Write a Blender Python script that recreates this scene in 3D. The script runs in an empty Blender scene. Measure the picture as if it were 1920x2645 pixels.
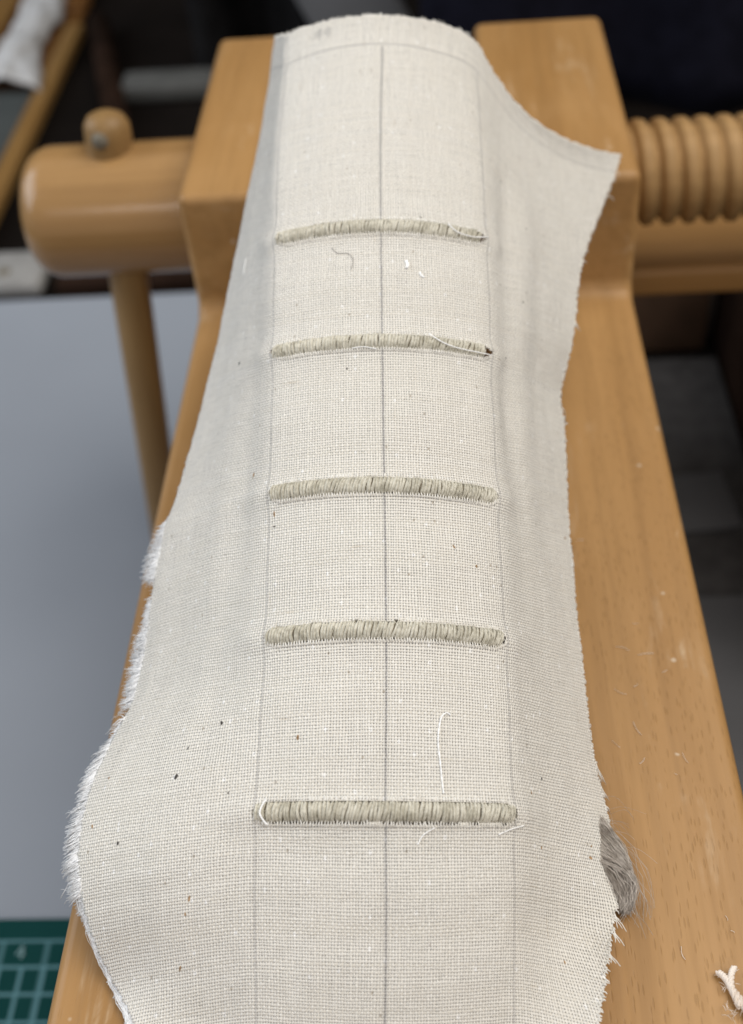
# Close-up of a book spine lined with linen, clamped in a wooden book press.
import bpy, bmesh, math, random
import numpy as np
from mathutils import Vector, Matrix, noise

random.seed(7); np.random.seed(7)
scene = bpy.context.scene
col = scene.collection

# ------------------------------------------------------------------ camera
cam_data = bpy.data.cameras.new("camera")
cam = bpy.data.objects.new("camera", cam_data)
col.objects.link(cam)
RX = Vector((0.99708737, 0.0250752, -0.07202783))
UP = Vector((0.03393322, 0.69992718, 0.71340765))
FW = Vector((-0.06830307, 0.71377389, -0.69703767))
M = Matrix.Identity(4)
for i in range(3):
    M[i][0] = RX[i]; M[i][1] = UP[i]; M[i][2] = -FW[i]
M.translation = (0.01274858, -0.37425282, 0.25710798)
cam.matrix_world = M
cam_data.sensor_fit = 'VERTICAL'
cam_data.sensor_height = 36
cam_data.lens = 42.66
cam_data.clip_start = 0.005
cam_data.clip_end = 50
cam_data.dof.use_dof = True
cam_data.dof.focus_distance = 0.272
cam_data.dof.aperture_fstop = 10.0
scene.camera = cam

# ------------------------------------------------------------------ light
world = bpy.data.worlds.new("World")
scene.world = world
world.use_nodes = True
bg = world.node_tree.nodes["Background"]
bg.inputs[0].default_value = (0.95, 0.97, 1.0, 1)
bg.inputs[1].default_value = 0.30

def area(name, loc, target, sx, sy, power, colr):
    d = bpy.data.lights.new(name, 'AREA')
    d.shape = 'RECTANGLE'; d.size = sx; d.size_y = sy
    d.energy = power; d.color = colr
    o = bpy.data.objects.new(name, d); col.objects.link(o)
    o.location = loc
    o.rotation_euler = (Vector(target) - Vector(loc)).to_track_quat('-Z', 'Y').to_euler()
    return o

area("lamp_behind_viewer", (0.05, -1.75, 1.05), (0, 0, 0), 1.5, 0.06, 7, (1.0, 0.90, 0.84))
area("ceiling_panel", (0.75, -0.05, 1.55), (0, 0, 0), 1.5, 1.4, 29, (1.0, 0.955, 0.89))
area("window", (-1.8, 0.1, 1.15), (0, 0, 0), 1.8, 1.4, 27, (0.84, 0.91, 1.0))
scene.view_settings.view_transform = 'Standard'
scene.view_settings.look = 'None'
scene.view_settings.exposure = 0.02
scene.view_settings.gamma = 1.0

# measured cross-sections of the cloth: [v, left edge, left slope, left shoulder, crown, right shoulder, right slope, right edge] in mm
ROWS = [[0,[-38.63,-0.22,100.2],[-35.33,-13.51,106.32],[-31.8,-26.84,112.23],[-3.3,-30.65,117.92],[23.81,-25.72,107.93],[38.3,-38.56,85.04],[67.58,-27.61,69.17]],[6.77,[-39.2,-6.41,97.39],[-35.65,-19.84,103.92],[-31.84,-33.32,110.18],[-3.36,-35.25,116.14],[23.78,-32.15,105.93],[38.5,-39.52,82.56],[66.35,-30.71,67.79]],[13.45,[-39.77,-12.54,94.63],[-35.96,-26.1,101.56],[-31.88,-39.74,108.18],[-3.44,-41.45,113.73],[23.75,-38.51,103.99],[38.61,-41.52,80.55],[65.05,-34.23,66.67]],[20.06,[-40.42,-18.62,91.92],[-36.35,-32.32,99.27],[-31.99,-46.1,106.26],[-3.54,-47.61,111.44],[23.74,-44.81,102.12],[38.52,-45.01,79.27],[63.56,-37.96,65.65]],[26.6,[-41.1,-24.66,89.27],[-36.8,-38.48,97.04],[-32.19,-52.41,104.4],[-3.67,-53.73,109.28],[23.74,-51.05,100.31],[38.36,-49.15,78.29],[62.02,-41.97,64.79]],[33.06,[-41.77,-30.68,86.66],[-37.23,-44.6,94.87],[-32.38,-58.66,102.61],[-3.79,-59.78,107.23],[23.76,-57.24,98.57],[38.14,-53.71,77.46],[60.44,-46.24,64.04]],[39.54,[-42.53,-36.84,84.19],[-37.68,-50.81,92.82],[-32.48,-64.96,100.93],[-3.86,-65.84,105.33],[23.76,-63.47,96.94],[37.87,-58.63,76.81],[58.87,-50.85,63.48]],[46.02,[-43.43,-43.13,81.85],[-38.14,-57.1,90.89],[-32.48,-71.27,99.36],[-3.88,-71.98,103.56],[23.77,-69.73,95.42],[37.48,-63.56,76.26],[57.25,-55.57,62.99]],[52.43,[-44.29,-49.47,79.59],[-38.56,-63.39,89.03],[-32.4,-77.53,97.85],[-3.86,-78.14,101.87],[23.78,-75.95,93.96],[37.04,-68.64,75.74],[55.57,-60.3,62.49]],[58.74,[-45.1,-55.77,77.37],[-38.92,-69.6,87.23],[-32.28,-83.68,96.38],[-3.81,-84.25,100.24],[23.8,-82.07,92.54],[36.62,-73.83,75.2],[54.03,-65.17,62.01]],[64.87,[-45.85,-61.98,75.17],[-39.24,-75.68,85.43],[-32.14,-89.66,94.91],[-3.74,-90.24,98.64],[23.82,-88.02,91.1],[36.24,-79.0,74.56],[52.62,-69.99,61.39]],[70.81,[-46.6,-68.03,72.96],[-39.57,-81.56,83.6],[-32.0,-95.4,93.4],[-3.67,-96.07,97.0],[23.83,-93.75,89.62],[35.89,-84.06,73.74],[51.36,-74.67,60.56]],[76.49,[-47.42,-73.88,70.72],[-39.93,-87.19,81.72],[-31.87,-100.86,91.82],[-3.61,-101.69,95.29],[23.83,-99.21,88.04],[35.59,-88.99,72.72],[50.26,-79.29,59.5]],[81.9,[-48.27,-79.46,68.39],[-40.33,-92.53,79.74],[-31.77,-105.99,90.11],[-3.57,-107.03,93.46],[23.81,-104.35,86.33],[35.37,-93.8,71.48],[49.4,-83.91,58.23]],[87.08,[-49.1,-84.79,65.99],[-40.72,-97.6,77.67],[-31.68,-110.82,88.29],[-3.53,-112.07,91.58],[23.79,-109.22,84.5],[35.2,-98.42,69.99],[48.68,-88.4,56.63]],[92.08,[-49.91,-89.94,63.56],[-41.1,-102.46,75.53],[-31.59,-115.43,86.4],[-3.49,-116.85,89.66],[23.76,-113.86,82.58],[35.01,-102.86,68.28],[47.96,-92.71,54.74]],[96.96,[-50.65,-94.92,61.1],[-41.44,-107.15,73.36],[-31.5,-119.88,84.45],[-3.46,-121.44,87.74],[23.73,-118.34,80.61],[34.79,-107.15,66.41],[47.19,-96.87,52.61]],[101.75,[-51.34,-99.8,58.66],[-41.76,-111.75,71.19],[-31.41,-124.21,82.49],[-3.42,-125.87,85.83],[23.7,-122.72,78.61],[34.51,-111.35,64.45],[46.34,-100.93,50.34]],[106.49,[-52.28,-104.76,56.39],[-42.22,-116.37,69.12],[-31.33,-128.5,80.55],[-3.39,-130.2,83.97],[23.66,-127.06,76.63],[33.88,-115.47,62.27],[45.08,-104.77,47.9]],[111.2,[-53.29,-109.79,54.26],[-42.72,-121.03,67.15],[-31.26,-132.8,78.67],[-3.35,-134.45,82.19],[23.64,-131.41,74.71],[33.22,-119.61,60.14],[43.75,-108.66,45.54]],[115.9,[-54.21,-114.8,52.2],[-43.17,-125.68,65.24],[-31.19,-137.09,76.86],[-3.32,-138.81,80.4],[23.62,-135.76,72.84],[32.73,-123.86,58.16],[42.75,-112.77,43.43]],[120.55,[-55.05,-119.73,50.15],[-43.58,-130.26,63.34],[-31.12,-141.31,75.05],[-3.29,-143.12,78.62],[23.6,-140.06,70.97],[32.78,-128.31,56.34],[42.88,-117.35,41.66]],[125.14,[-55.99,-124.66,48.21],[-44.05,-134.81,61.51],[-31.06,-145.48,73.25],[-3.26,-147.38,76.85],[23.57,-144.31,69.1],[32.8,-132.69,54.49],[42.95,-121.87,39.85]],[129.67,[-56.94,-129.55,46.33],[-44.52,-139.32,59.71],[-31.0,-149.59,71.47],[-3.22,-151.57,75.1],[23.56,-148.51,67.23],[32.78,-137.02,52.62],[42.93,-126.31,38.0]],[134.15,[-57.94,-134.43,44.54],[-45.02,-143.8,57.97],[-30.94,-153.65,69.71],[-3.19,-155.71,73.38],[23.54,-152.65,65.39],[32.77,-141.29,50.76],[42.92,-130.71,36.13]],[138.58,[-58.92,-139.25,42.8],[-45.52,-148.25,56.28],[-30.89,-157.67,67.97],[-3.16,-159.78,71.67],[23.53,-156.75,63.58],[32.72,-145.51,48.91],[42.84,-135.05,34.25]],[142.96,[-59.96,-144.07,41.17],[-46.05,-152.67,54.65],[-30.84,-161.65,66.26],[-3.13,-163.8,70.0],[23.52,-160.8,61.81],[32.65,-149.68,47.07],[42.7,-139.31,32.36]],[147.28,[-61.09,-148.91,39.67],[-46.62,-157.1,53.12],[-30.79,-165.6,64.58],[-3.1,-167.76,68.36],[23.52,-164.8,60.08],[32.59,-153.79,45.27],[42.57,-143.54,30.49]],[151.55,[-62.4,-153.87,38.41],[-47.3,-161.6,51.74],[-30.75,-169.52,62.94],[-3.07,-171.67,66.75],[23.52,-168.75,58.41],[32.61,-157.9,43.55],[42.62,-147.79,28.73]],[155.77,[-62.91,-158.19,36.59],[-47.55,-165.71,50.05],[-30.71,-173.41,61.33],[-3.04,-175.55,65.17],[23.53,-172.65,56.79],[32.67,-161.96,41.88],[42.72,-152.03,27.01]],[159.93,[-63.47,-162.5,34.86],[-47.82,-169.8,48.42],[-30.66,-177.26,59.74],[-3.0,-179.39,63.63],[23.56,-176.49,55.21],[32.73,-165.98,40.23],[42.83,-156.22,25.31]],[164.04,[-64.07,-166.8,33.22],[-48.12,-173.87,46.85],[-30.62,-181.07,58.18],[-2.97,-183.18,62.11],[23.59,-180.29,53.67],[32.74,-169.93,38.59],[42.82,-160.33,23.58]],[168.09,[-64.52,-170.94,31.52],[-48.33,-177.83,45.25],[-30.58,-184.85,56.65],[-2.93,-186.93,60.61],[23.62,-184.04,52.16],[32.75,-173.85,36.98],[42.8,-164.41,21.86]],[172.11,[-64.89,-174.97,29.8],[-48.51,-181.72,43.64],[-30.55,-188.58,55.14],[-2.9,-190.64,59.13],[23.65,-187.74,50.69],[32.77,-177.72,35.39],[42.81,-168.46,20.17]],[176.07,[-65.1,-178.86,28.0],[-48.6,-185.5,42.0],[-30.52,-192.29,53.65],[-2.88,-194.3,57.65],[23.68,-191.41,49.24],[32.86,-181.59,33.86],[42.96,-172.53,18.56]],[180.0,[-65.28,-182.7,26.24],[-48.68,-189.25,40.39],[-30.51,-195.95,52.2],[-2.86,-197.92,56.16],[23.7,-195.05,47.81],[32.94,-185.42,32.34],[43.1,-176.56,16.97]],[183.89,[-65.56,-186.6,24.64],[-48.81,-193.01,38.88],[-30.5,-199.59,50.76],[-2.86,-201.5,54.67],[23.71,-198.65,46.41],[32.99,-189.21,30.84],[43.21,-180.55,15.39]],[187.74,[-66.15,-190.73,23.46],[-49.13,-196.92,37.63],[-30.5,-203.19,49.37],[-2.87,-204.96,53.2],[23.71,-202.24,45.03],[33.03,-192.98,29.37],[43.29,-184.5,13.83]],[191.57,[-66.7,-194.87,22.41],[-49.42,-200.83,36.48],[-30.51,-206.81,48.05],[-2.89,-208.38,51.76],[23.71,-205.84,43.73],[33.1,-196.77,27.99],[43.44,-188.49,12.39]],[195.38,[-67.59,-199.33,21.92],[-49.91,-204.94,35.7],[-30.53,-210.42,46.81],[-2.93,-211.83,50.33],[23.7,-209.43,42.51],[33.16,-200.55,26.68],[43.58,-192.46,11.01]],[199.16,[-68.9,-204.15,22.07],[-50.62,-209.28,35.35],[-30.55,-214.01,45.62],[-2.97,-215.29,48.89],[23.69,-213.01,41.33],[33.22,-204.31,25.43],[43.71,-196.41,9.68]],[202.89,[-70.01,-208.79,22.15],[-51.23,-213.52,34.99],[-30.58,-217.56,44.45],[-3.02,-218.74,47.45],[23.67,-216.55,40.18],[33.35,-208.06,24.23],[44.0,-200.38,8.46]],[206.57,[-71.02,-213.36,22.28],[-51.78,-217.7,34.67],[-30.62,-221.06,43.29],[-3.07,-222.17,45.98],[23.65,-220.03,39.03],[33.52,-211.76,23.05],[44.37,-204.31,7.28]],[210.18,[-71.91,-217.84,22.42],[-52.26,-221.82,34.39],[-30.66,-224.49,42.1],[-3.13,-225.56,44.48],[23.62,-223.44,37.86],[33.67,-215.39,21.85],[44.73,-208.17,6.09]],[213.74,[-72.58,-222.1,22.37],[-52.62,-225.78,33.98],[-30.7,-227.84,40.87],[-3.2,-228.91,42.93],[23.59,-226.77,36.64],[33.91,-218.96,20.65],[45.24,-212.0,4.94]],[217.23,[-72.97,-226.06,21.97],[-52.84,-229.5,33.33],[-30.74,-231.08,39.56],[-3.27,-232.18,41.32],[23.54,-230.01,35.35],[34.14,-222.44,19.39],[45.78,-215.73,3.75]],[220.66,[-73.18,-229.83,21.37],[-52.95,-233.06,32.51],[-30.79,-234.22,38.15],[-3.34,-235.39,39.63],[23.49,-233.13,33.95],[34.38,-225.81,18.04],[46.19,-219.98,3.5]],[224.05,[-73.18,-233.38,20.5],[-52.97,-236.41,31.46],[-30.84,-237.24,36.61],[-3.41,-238.5,37.84],[23.43,-236.14,32.42],[34.57,-229.05,16.55],[46.46,-224.27,3.5]],[227.39,[-73.02,-236.81,19.51],[-52.9,-239.65,30.29],[-30.89,-240.14,34.94],[-3.49,-241.48,35.97],[23.36,-239.03,30.76],[34.76,-232.17,14.93],[46.72,-228.48,3.5]],[230.72,[-72.62,-239.97,18.14],[-52.71,-242.66,28.79],[-30.95,-242.96,33.15],[-3.57,-244.36,34.03],[23.27,-241.84,28.99],[34.84,-235.17,13.16],[46.73,-232.59,3.5]],[234.03,[-72.13,-243.04,16.66],[-52.48,-245.57,27.18],[-31.0,-245.69,31.27],[-3.65,-247.15,32.03],[23.18,-244.56,27.12],[34.73,-238.03,11.19],[46.35,-236.6,3.5]],[237.34,[-71.35,-245.79,14.65],[-52.12,-248.19,25.1],[-31.06,-248.37,29.31],[-3.74,-249.88,29.99],[23.07,-247.23,25.17],[34.57,-240.82,9.12],[45.86,-240.54,3.5]],[240.65,[-70.54,-248.58,12.77],[-51.74,-250.85,23.1],[-31.12,-250.99,27.29],[-3.83,-252.55,27.92],[22.95,-249.85,23.16],[34.11,-243.46,6.81],[44.75,-244.38,3.5]],[243.96,[-69.42,-251.09,10.37],[-51.21,-253.26,20.65],[-31.18,-253.57,25.21],[-3.92,-255.17,25.83],[22.83,-252.42,21.1],[33.65,-246.09,4.48],[43.68,-248.15,3.5]],[247.26,[-68.11,-253.54,7.86],[-50.59,-255.62,18.11],[-31.24,-256.13,23.11],[-4.02,-257.77,23.73],[22.71,-254.98,19.01],[33.11,-249.37,3.5],[42.67,-251.85,3.5]],[250.56,[-66.59,-256.02,5.41],[-49.85,-258.0,15.59],[-31.3,-258.68,21.0],[-4.11,-260.35,21.65],[22.58,-257.51,16.91],[32.53,-253.08,3.5],[41.75,-255.47,3.5]],[253.86,[-64.76,-258.74,3.5],[-49.02,-260.41,13.14],[-31.37,-261.2,18.86],[-4.21,-262.96,19.51],[22.45,-260.03,14.78],[31.99,-256.72,3.5],[40.9,-259.03,3.5]],[257.18,[-62.23,-262.28,3.5],[-48.12,-262.78,10.63],[-31.45,-263.68,16.65],[-4.31,-265.54,17.29],[22.32,-262.5,12.58],[31.45,-260.28,3.5],[40.06,-262.52,3.5]],[260.52,[-59.78,-265.75,3.5],[-47.25,-265.16,8.12],[-31.55,-266.12,14.38],[-4.42,-268.08,15.02],[22.21,-264.94,10.32],[30.88,-263.78,3.5],[39.13,-265.94,3.5]],[263.87,[-57.43,-269.15,3.5],[-46.42,-267.51,5.53],[-31.68,-268.54,12.05],[-4.53,-270.58,12.71],[22.1,-267.35,8.0],[30.31,-267.21,3.5],[38.2,-269.3,3.5]],[267.24,[-55.04,-272.48,3.5],[-45.42,-270.08,3.5],[-31.82,-270.95,9.7],[-4.64,-273.04,10.38],[22.0,-269.75,5.65],[29.74,-270.58,3.5],[37.26,-272.6,3.5]],[270.61,[-52.72,-275.75,3.5],[-43.99,-273.45,3.5],[-31.97,-273.34,7.32],[-4.76,-275.48,8.05],[21.9,-272.14,3.28],[29.19,-273.88,3.5],[36.36,-275.84,3.5]],[273.97,[-50.56,-278.96,3.5],[-42.65,-276.76,3.5],[-32.12,-275.73,4.95],[-4.88,-277.9,5.71],[21.81,-274.52,0.9],[28.67,-277.12,3.5],[35.49,-279.02,3.5]],[277.33,[-48.44,-282.1,3.5],[-41.34,-280.0,3.5],[-32.27,-278.13,2.59],[-5.0,-280.3,3.41],[21.71,-276.91,-1.45],[28.15,-280.31,3.5],[34.65,-282.14,3.5]],[280.68,[-46.38,-285.19,3.5],[-40.07,-283.18,3.5],[-32.41,-280.54,0.27],[-5.12,-282.74,1.08],[21.62,-279.31,-3.77],[27.65,-283.43,3.5],[33.82,-285.21,3.5]]]
BAND_V = [79.27, 112.56, 150.76, 185.72, 224.03]
SEAM_V = 12.50
# ---- linen cloth surface, from measured cross-sections (millimetres) ----
def crom(A, xs, x):
    # Catmull-Rom interpolation of array A (n, ...) at knots xs
    i = np.clip(np.searchsorted(xs, x, side='right') - 1, 0, len(xs) - 2)
    h = xs[i + 1] - xs[i]
    t = (x - xs[i]) / h
    ip = np.maximum(i - 1, 0); i2 = np.minimum(i + 2, len(xs) - 1)
    sh = (len(x),) + (1,) * (A.ndim - 1)
    t = t.reshape(sh); h = h.reshape(sh)
    m0 = (A[i + 1] - A[ip]) / (xs[i + 1] - xs[ip]).reshape(sh) * h
    m1 = (A[i2] - A[i]) / (xs[i2] - xs[i]).reshape(sh) * h
    return ((2*t**3 - 3*t*t + 1) * A[i] + (t**3 - 2*t*t + t) * m0 + (-2*t**3 + 3*t*t) * A[i + 1] + (t**3 - t*t) * m1)

HALF = 29.3          # half width of the spine along the cloth, mm
def wob(u, v, s, seed):
    r = np.random.RandomState(seed); o = 0
    for k in range(6):
        a, b, c = r.uniform(-1, 1), r.uniform(-1, 1), r.uniform(0, 6.28)
        o = o + np.sin((a * u + b * v) / s * 6.28 + c)
    return o / 6

def cloth_grid(step=0.5):
    R = np.array([r[1:] for r in ROWS]); V = np.array([r[0] for r in ROWS])
    v = np.arange(0, V[-1], step)
    P = crom(R, V, v)                                    # rows x 7 x 3
    for _ in range(6):                                   # soften along the length
        P[1:-1, [0, 1, 5, 6]] = .5 * P[1:-1, [0, 1, 5, 6]] + .25 * (P[:-2, [0, 1, 5, 6]] + P[2:, [0, 1, 5, 6]])
    E0, C0, S0, M, S1, C1, E1 = [P[:, k] for k in range(7)]
    nf, ns = int(42 / step), int(2 * HALF / step)
    tf = np.linspace(0, 1, nf + 1)
    bz = lambda a, b, c: (((1 - tf)**2)[None, :, None] * a[:, None] + (2 * tf * (1 - tf))[None, :, None] * b[:, None] + (tf**2)[None, :, None] * c[:, None])
    CL = 2 * C0 - .5 * (E0 + S0); CR = 2 * C1 - .5 * (E1 + S1)
    CL = .5 * (CL + C0); CR = .5 * (CR + C1)
    left = bz(E0, CL, S0)[:, :-1]; right = bz(S1, CR, E1)[:, 1:]
    ts = np.linspace(-1, 1, ns + 1)
    mid = (S0 + S1) / 2
    arch = mid[:, None] + ts[None, :, None] * ((S1 - S0) / 2)[:, None] + (1 - np.abs(ts)**2.0)[None, :, None] * (M - mid)[:, None]
    G = np.concatenate([left, arch, right], 1)
    for _ in range(int(45 / step)):                      # round the shoulders
        G[:, 1:-1] = .5 * G[:, 1:-1] + .25 * (G[:, :-2] + G[:, 2:])
    # arc-length texture coordinate
    d = np.linalg.norm(np.diff(G, axis=1), axis=2)
    U = np.concatenate([np.zeros((len(v), 1)), np.cumsum(d, 1)], 1)
    a = U[:, nf:nf + 1]; b = U[:, nf + ns:nf + ns + 1]
    U = np.where(U < a, U - a - HALF, np.where(U > b, U - b + HALF, (U - a) / (b - a) * 2 * HALF - HALF))
    Vv = np.repeat(v[:, None], G.shape[1], 1)
    # normals
    du = np.gradient(G, axis=1); dv = np.gradient(G, axis=0)
    N = np.cross(dv, du); N /= np.linalg.norm(N, axis=2, keepdims=True) + 1e-12
    if N[len(v)//2, G.shape[1]//2, 2] < 0: N = -N
    # relief: cloth riding over the cords, puckers, slack folds on the flanks
    side = np.clip((np.abs(U) - 24) / 14, 0, 1)
    h = np.zeros_like(U)
    for k, bv in enumerate(BAND_V):
        dvv = Vv - bv
        ride = 0.9 * np.exp(-(dvv / 3.2)**2) * np.clip((43 - np.abs(U)) / 10, 0, 1)
        dip = -0.38 * np.exp(-((dvv - 8.5) / 4.0)**2) - 0.22 * np.exp(-((dvv + 7.5) / 4.0)**2)
        h += ride + dip * (1 - side) * (0.55 + .6 * wob(U, Vv, 30, 40 + k))
    h += 0.16 * wob(U, Vv, 14, 3) + 0.10 * wob(U, Vv, 6, 5) + 0.22 * side * wob(U, Vv * .45, 13, 7) + .15 * wob(U, Vv, 45, 9)
    h += side * 0.16 * np.sin(U / 4.3 + 1.2 * np.sin(Vv / 37)) * np.clip((-U - 30) / 15, 0, 1)
    fade = lambda a, b, c, d: np.clip((Vv - a) / (b - a), 0, 1) * np.clip((d - Vv) / (d - c), 0, 1)
    cr = 39 + 2.2 * np.sin(Vv / 23) - np.clip((Vv - 120) / 60, 0, 1) * 2
    h -= .9 * np.exp(-((U - cr) / 4.2)**2) * fade(18, 50, 130, 190) * (1 + .35 * np.sin(Vv / 9.0)) - .8 * np.exp(-((U - cr - 9) / 5)**2) * fade(40, 70, 120, 170)
    cl = -41 - 3 * np.sin(Vv / 31 + .6)
    h -= .5 * np.exp(-((U - cl) / 5.0)**2) * fade(95, 140, 190, 228) * (1 + .25 * np.sin(Vv / 11.0)) - .2 * np.exp(-((U - cl + 10) / 6)**2) * fade(120, 150, 190, 225)
    G = G + N * h[:, :, None]
    G[:, :, 2] = np.maximum(G[:, :, 2], 1.6)
    return v, G, N, U, Vv, nf, ns

# ------------------------------------------------------------------ helpers
def tag(o, label=None, cat=None, group=None, kind=None):
    if label: o["label"] = label
    if cat: o["category"] = cat
    if group: o["group"] = group
    if kind: o["kind"] = kind
    return o

def empty(name, loc=(0, 0, 0)):
    o = bpy.data.objects.new(name, None)
    o.empty_display_size = 0.02
    o.location = loc
    col.objects.link(o)
    return o

def mesh_obj(name, verts, faces, mat, parent=None, smooth=True):
    me = bpy.data.meshes.new(name)
    me.from_pydata([tuple(v) for v in verts], [], [tuple(f) for f in faces])
    me.materials.append(mat)
    if smooth:
        me.polygons.foreach_set("use_smooth", [True] * len(me.polygons))
    me.update()
    o = bpy.data.objects.new(name, me)
    col.objects.link(o)
    if parent is not None:
        o.parent = parent
        o.matrix_parent_inverse = Matrix.Translation(-Vector(parent.location))
    return o

def bm_obj(name, bm, mat, parent=None, smooth=True, angle=40):
    bm.normal_update()
    me = bpy.data.meshes.new(name)
    bm.to_mesh(me); bm.free()
    me.materials.append(mat)
    if smooth:
        me.polygons.foreach_set("use_smooth", [True] * len(me.polygons))
        try: me.set_sharp_from_angle(angle=math.radians(angle))
        except Exception: pass
    o = bpy.data.objects.new(name, me)
    col.objects.link(o)
    if parent is not None:
        o.parent = parent
        o.matrix_parent_inverse = Matrix.Translation(-Vector(parent.location))
    return o

def box_bm(lo, hi, bevel=0.0, seg=3):
    bm = bmesh.new()
    bmesh.ops.create_cube(bm, size=1)
    for v in bm.verts:
        v.co = Vector([lo[i] + (v.co[i] + .5) * (hi[i] - lo[i]) for i in range(3)])
    if bevel:
        bmesh.ops.bevel(bm, geom=bm.edges[:], offset=bevel, segments=seg, profile=.5, affect='EDGES')
    return bm

def prism_bm(profile_yz, x0, x1, bevel=0.0, seg=4):
    bm = bmesh.new()
    a = [bm.verts.new((x0, y, z)) for y, z in profile_yz]
    b = [bm.verts.new((x1, y, z)) for y, z in profile_yz]
    n = len(a)
    bm.faces.new(a); bm.faces.new(b[::-1])
    for i in range(n):
        bm.faces.new((a[i], b[i], b[(i + 1) % n], a[(i + 1) % n]))
    bmesh.ops.recalc_face_normals(bm, faces=bm.faces[:])
    if bevel:
        es = [e for e in bm.edges if e.calc_face_angle(0) > .5]
        bmesh.ops.bevel(bm, geom=es, offset=bevel, segments=seg, profile=.5, affect='EDGES')
    return bm

class Tubes:
    """many thin tubes in one mesh"""
    def __init__(self): self.v = []; self.f = []
    def add(self, pts, r, sides=5, taper=None, cap=True):
        pts = [Vector(p) for p in pts]; n = len(pts)
        if n < 2: return
        base = len(self.v)
        t = (pts[1] - pts[0]).normalized()
        nrm = t.orthogonal().normalized()
        for i, p in enumerate(pts):
            t = (pts[min(i + 1, n - 1)] - pts[max(i - 1, 0)])
            if t.length < 1e-12: t = Vector((0, 0, 1))
            t.normalize()
            nrm = (nrm - t * nrm.dot(t))
            if nrm.length < 1e-9: nrm = t.orthogonal()
            nrm.normalize(); bn = t.cross(nrm)
            rr = r[i] if hasattr(r, '__len__') else r * (1 - (1 - taper) * i / (n - 1) if taper is not None else 1)
            for s in range(sides):
                a = 2 * math.pi * s / sides
                self.v.append(p + nrm * (math.cos(a) * rr) + bn * (math.sin(a) * rr))
        for i in range(n - 1):
            for s in range(sides):
                a = base + i * sides + s; b = base + i * sides + (s + 1) % sides
                self.f.append((a, b, b + sides, a + sides))
        if cap:
            self.f.append(tuple(base + s for s in range(sides))[::-1])
            self.f.append(tuple(base + (n - 1) * sides + s for s in range(sides)))
    def build(self, name, mat, parent=None):
        return mesh_obj(name, self.v, self.f, mat, parent)

def lathe_x(profile, seg=64):
    """profile: list of (x, r); returns a closed bmesh turned about the x axis"""
    bm = bmesh.new(); rings = []
    for x, r in profile:
        if r < 1e-6: rings.append([bm.verts.new((x, 0, 0))])
        else: rings.append([bm.verts.new((x, r * math.cos(2 * math.pi * k / seg), r * math.sin(2 * math.pi * k / seg))) for k in range(seg)])
    for a, b in zip(rings[:-1], rings[1:]):
        for k in range(seg):
            k2 = (k + 1) % seg
            if len(a) == 1 and len(b) == 1: continue
            if len(a) == 1: bm.faces.new((a[0], b[k2], b[k]))
            elif len(b) == 1: bm.faces.new((a[k], a[k2], b[0]))
            else: bm.faces.new((a[k], a[k2], b[k2], b[k]))
    bmesh.ops.recalc_face_normals(bm, faces=bm.faces[:])
    return bm

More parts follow.
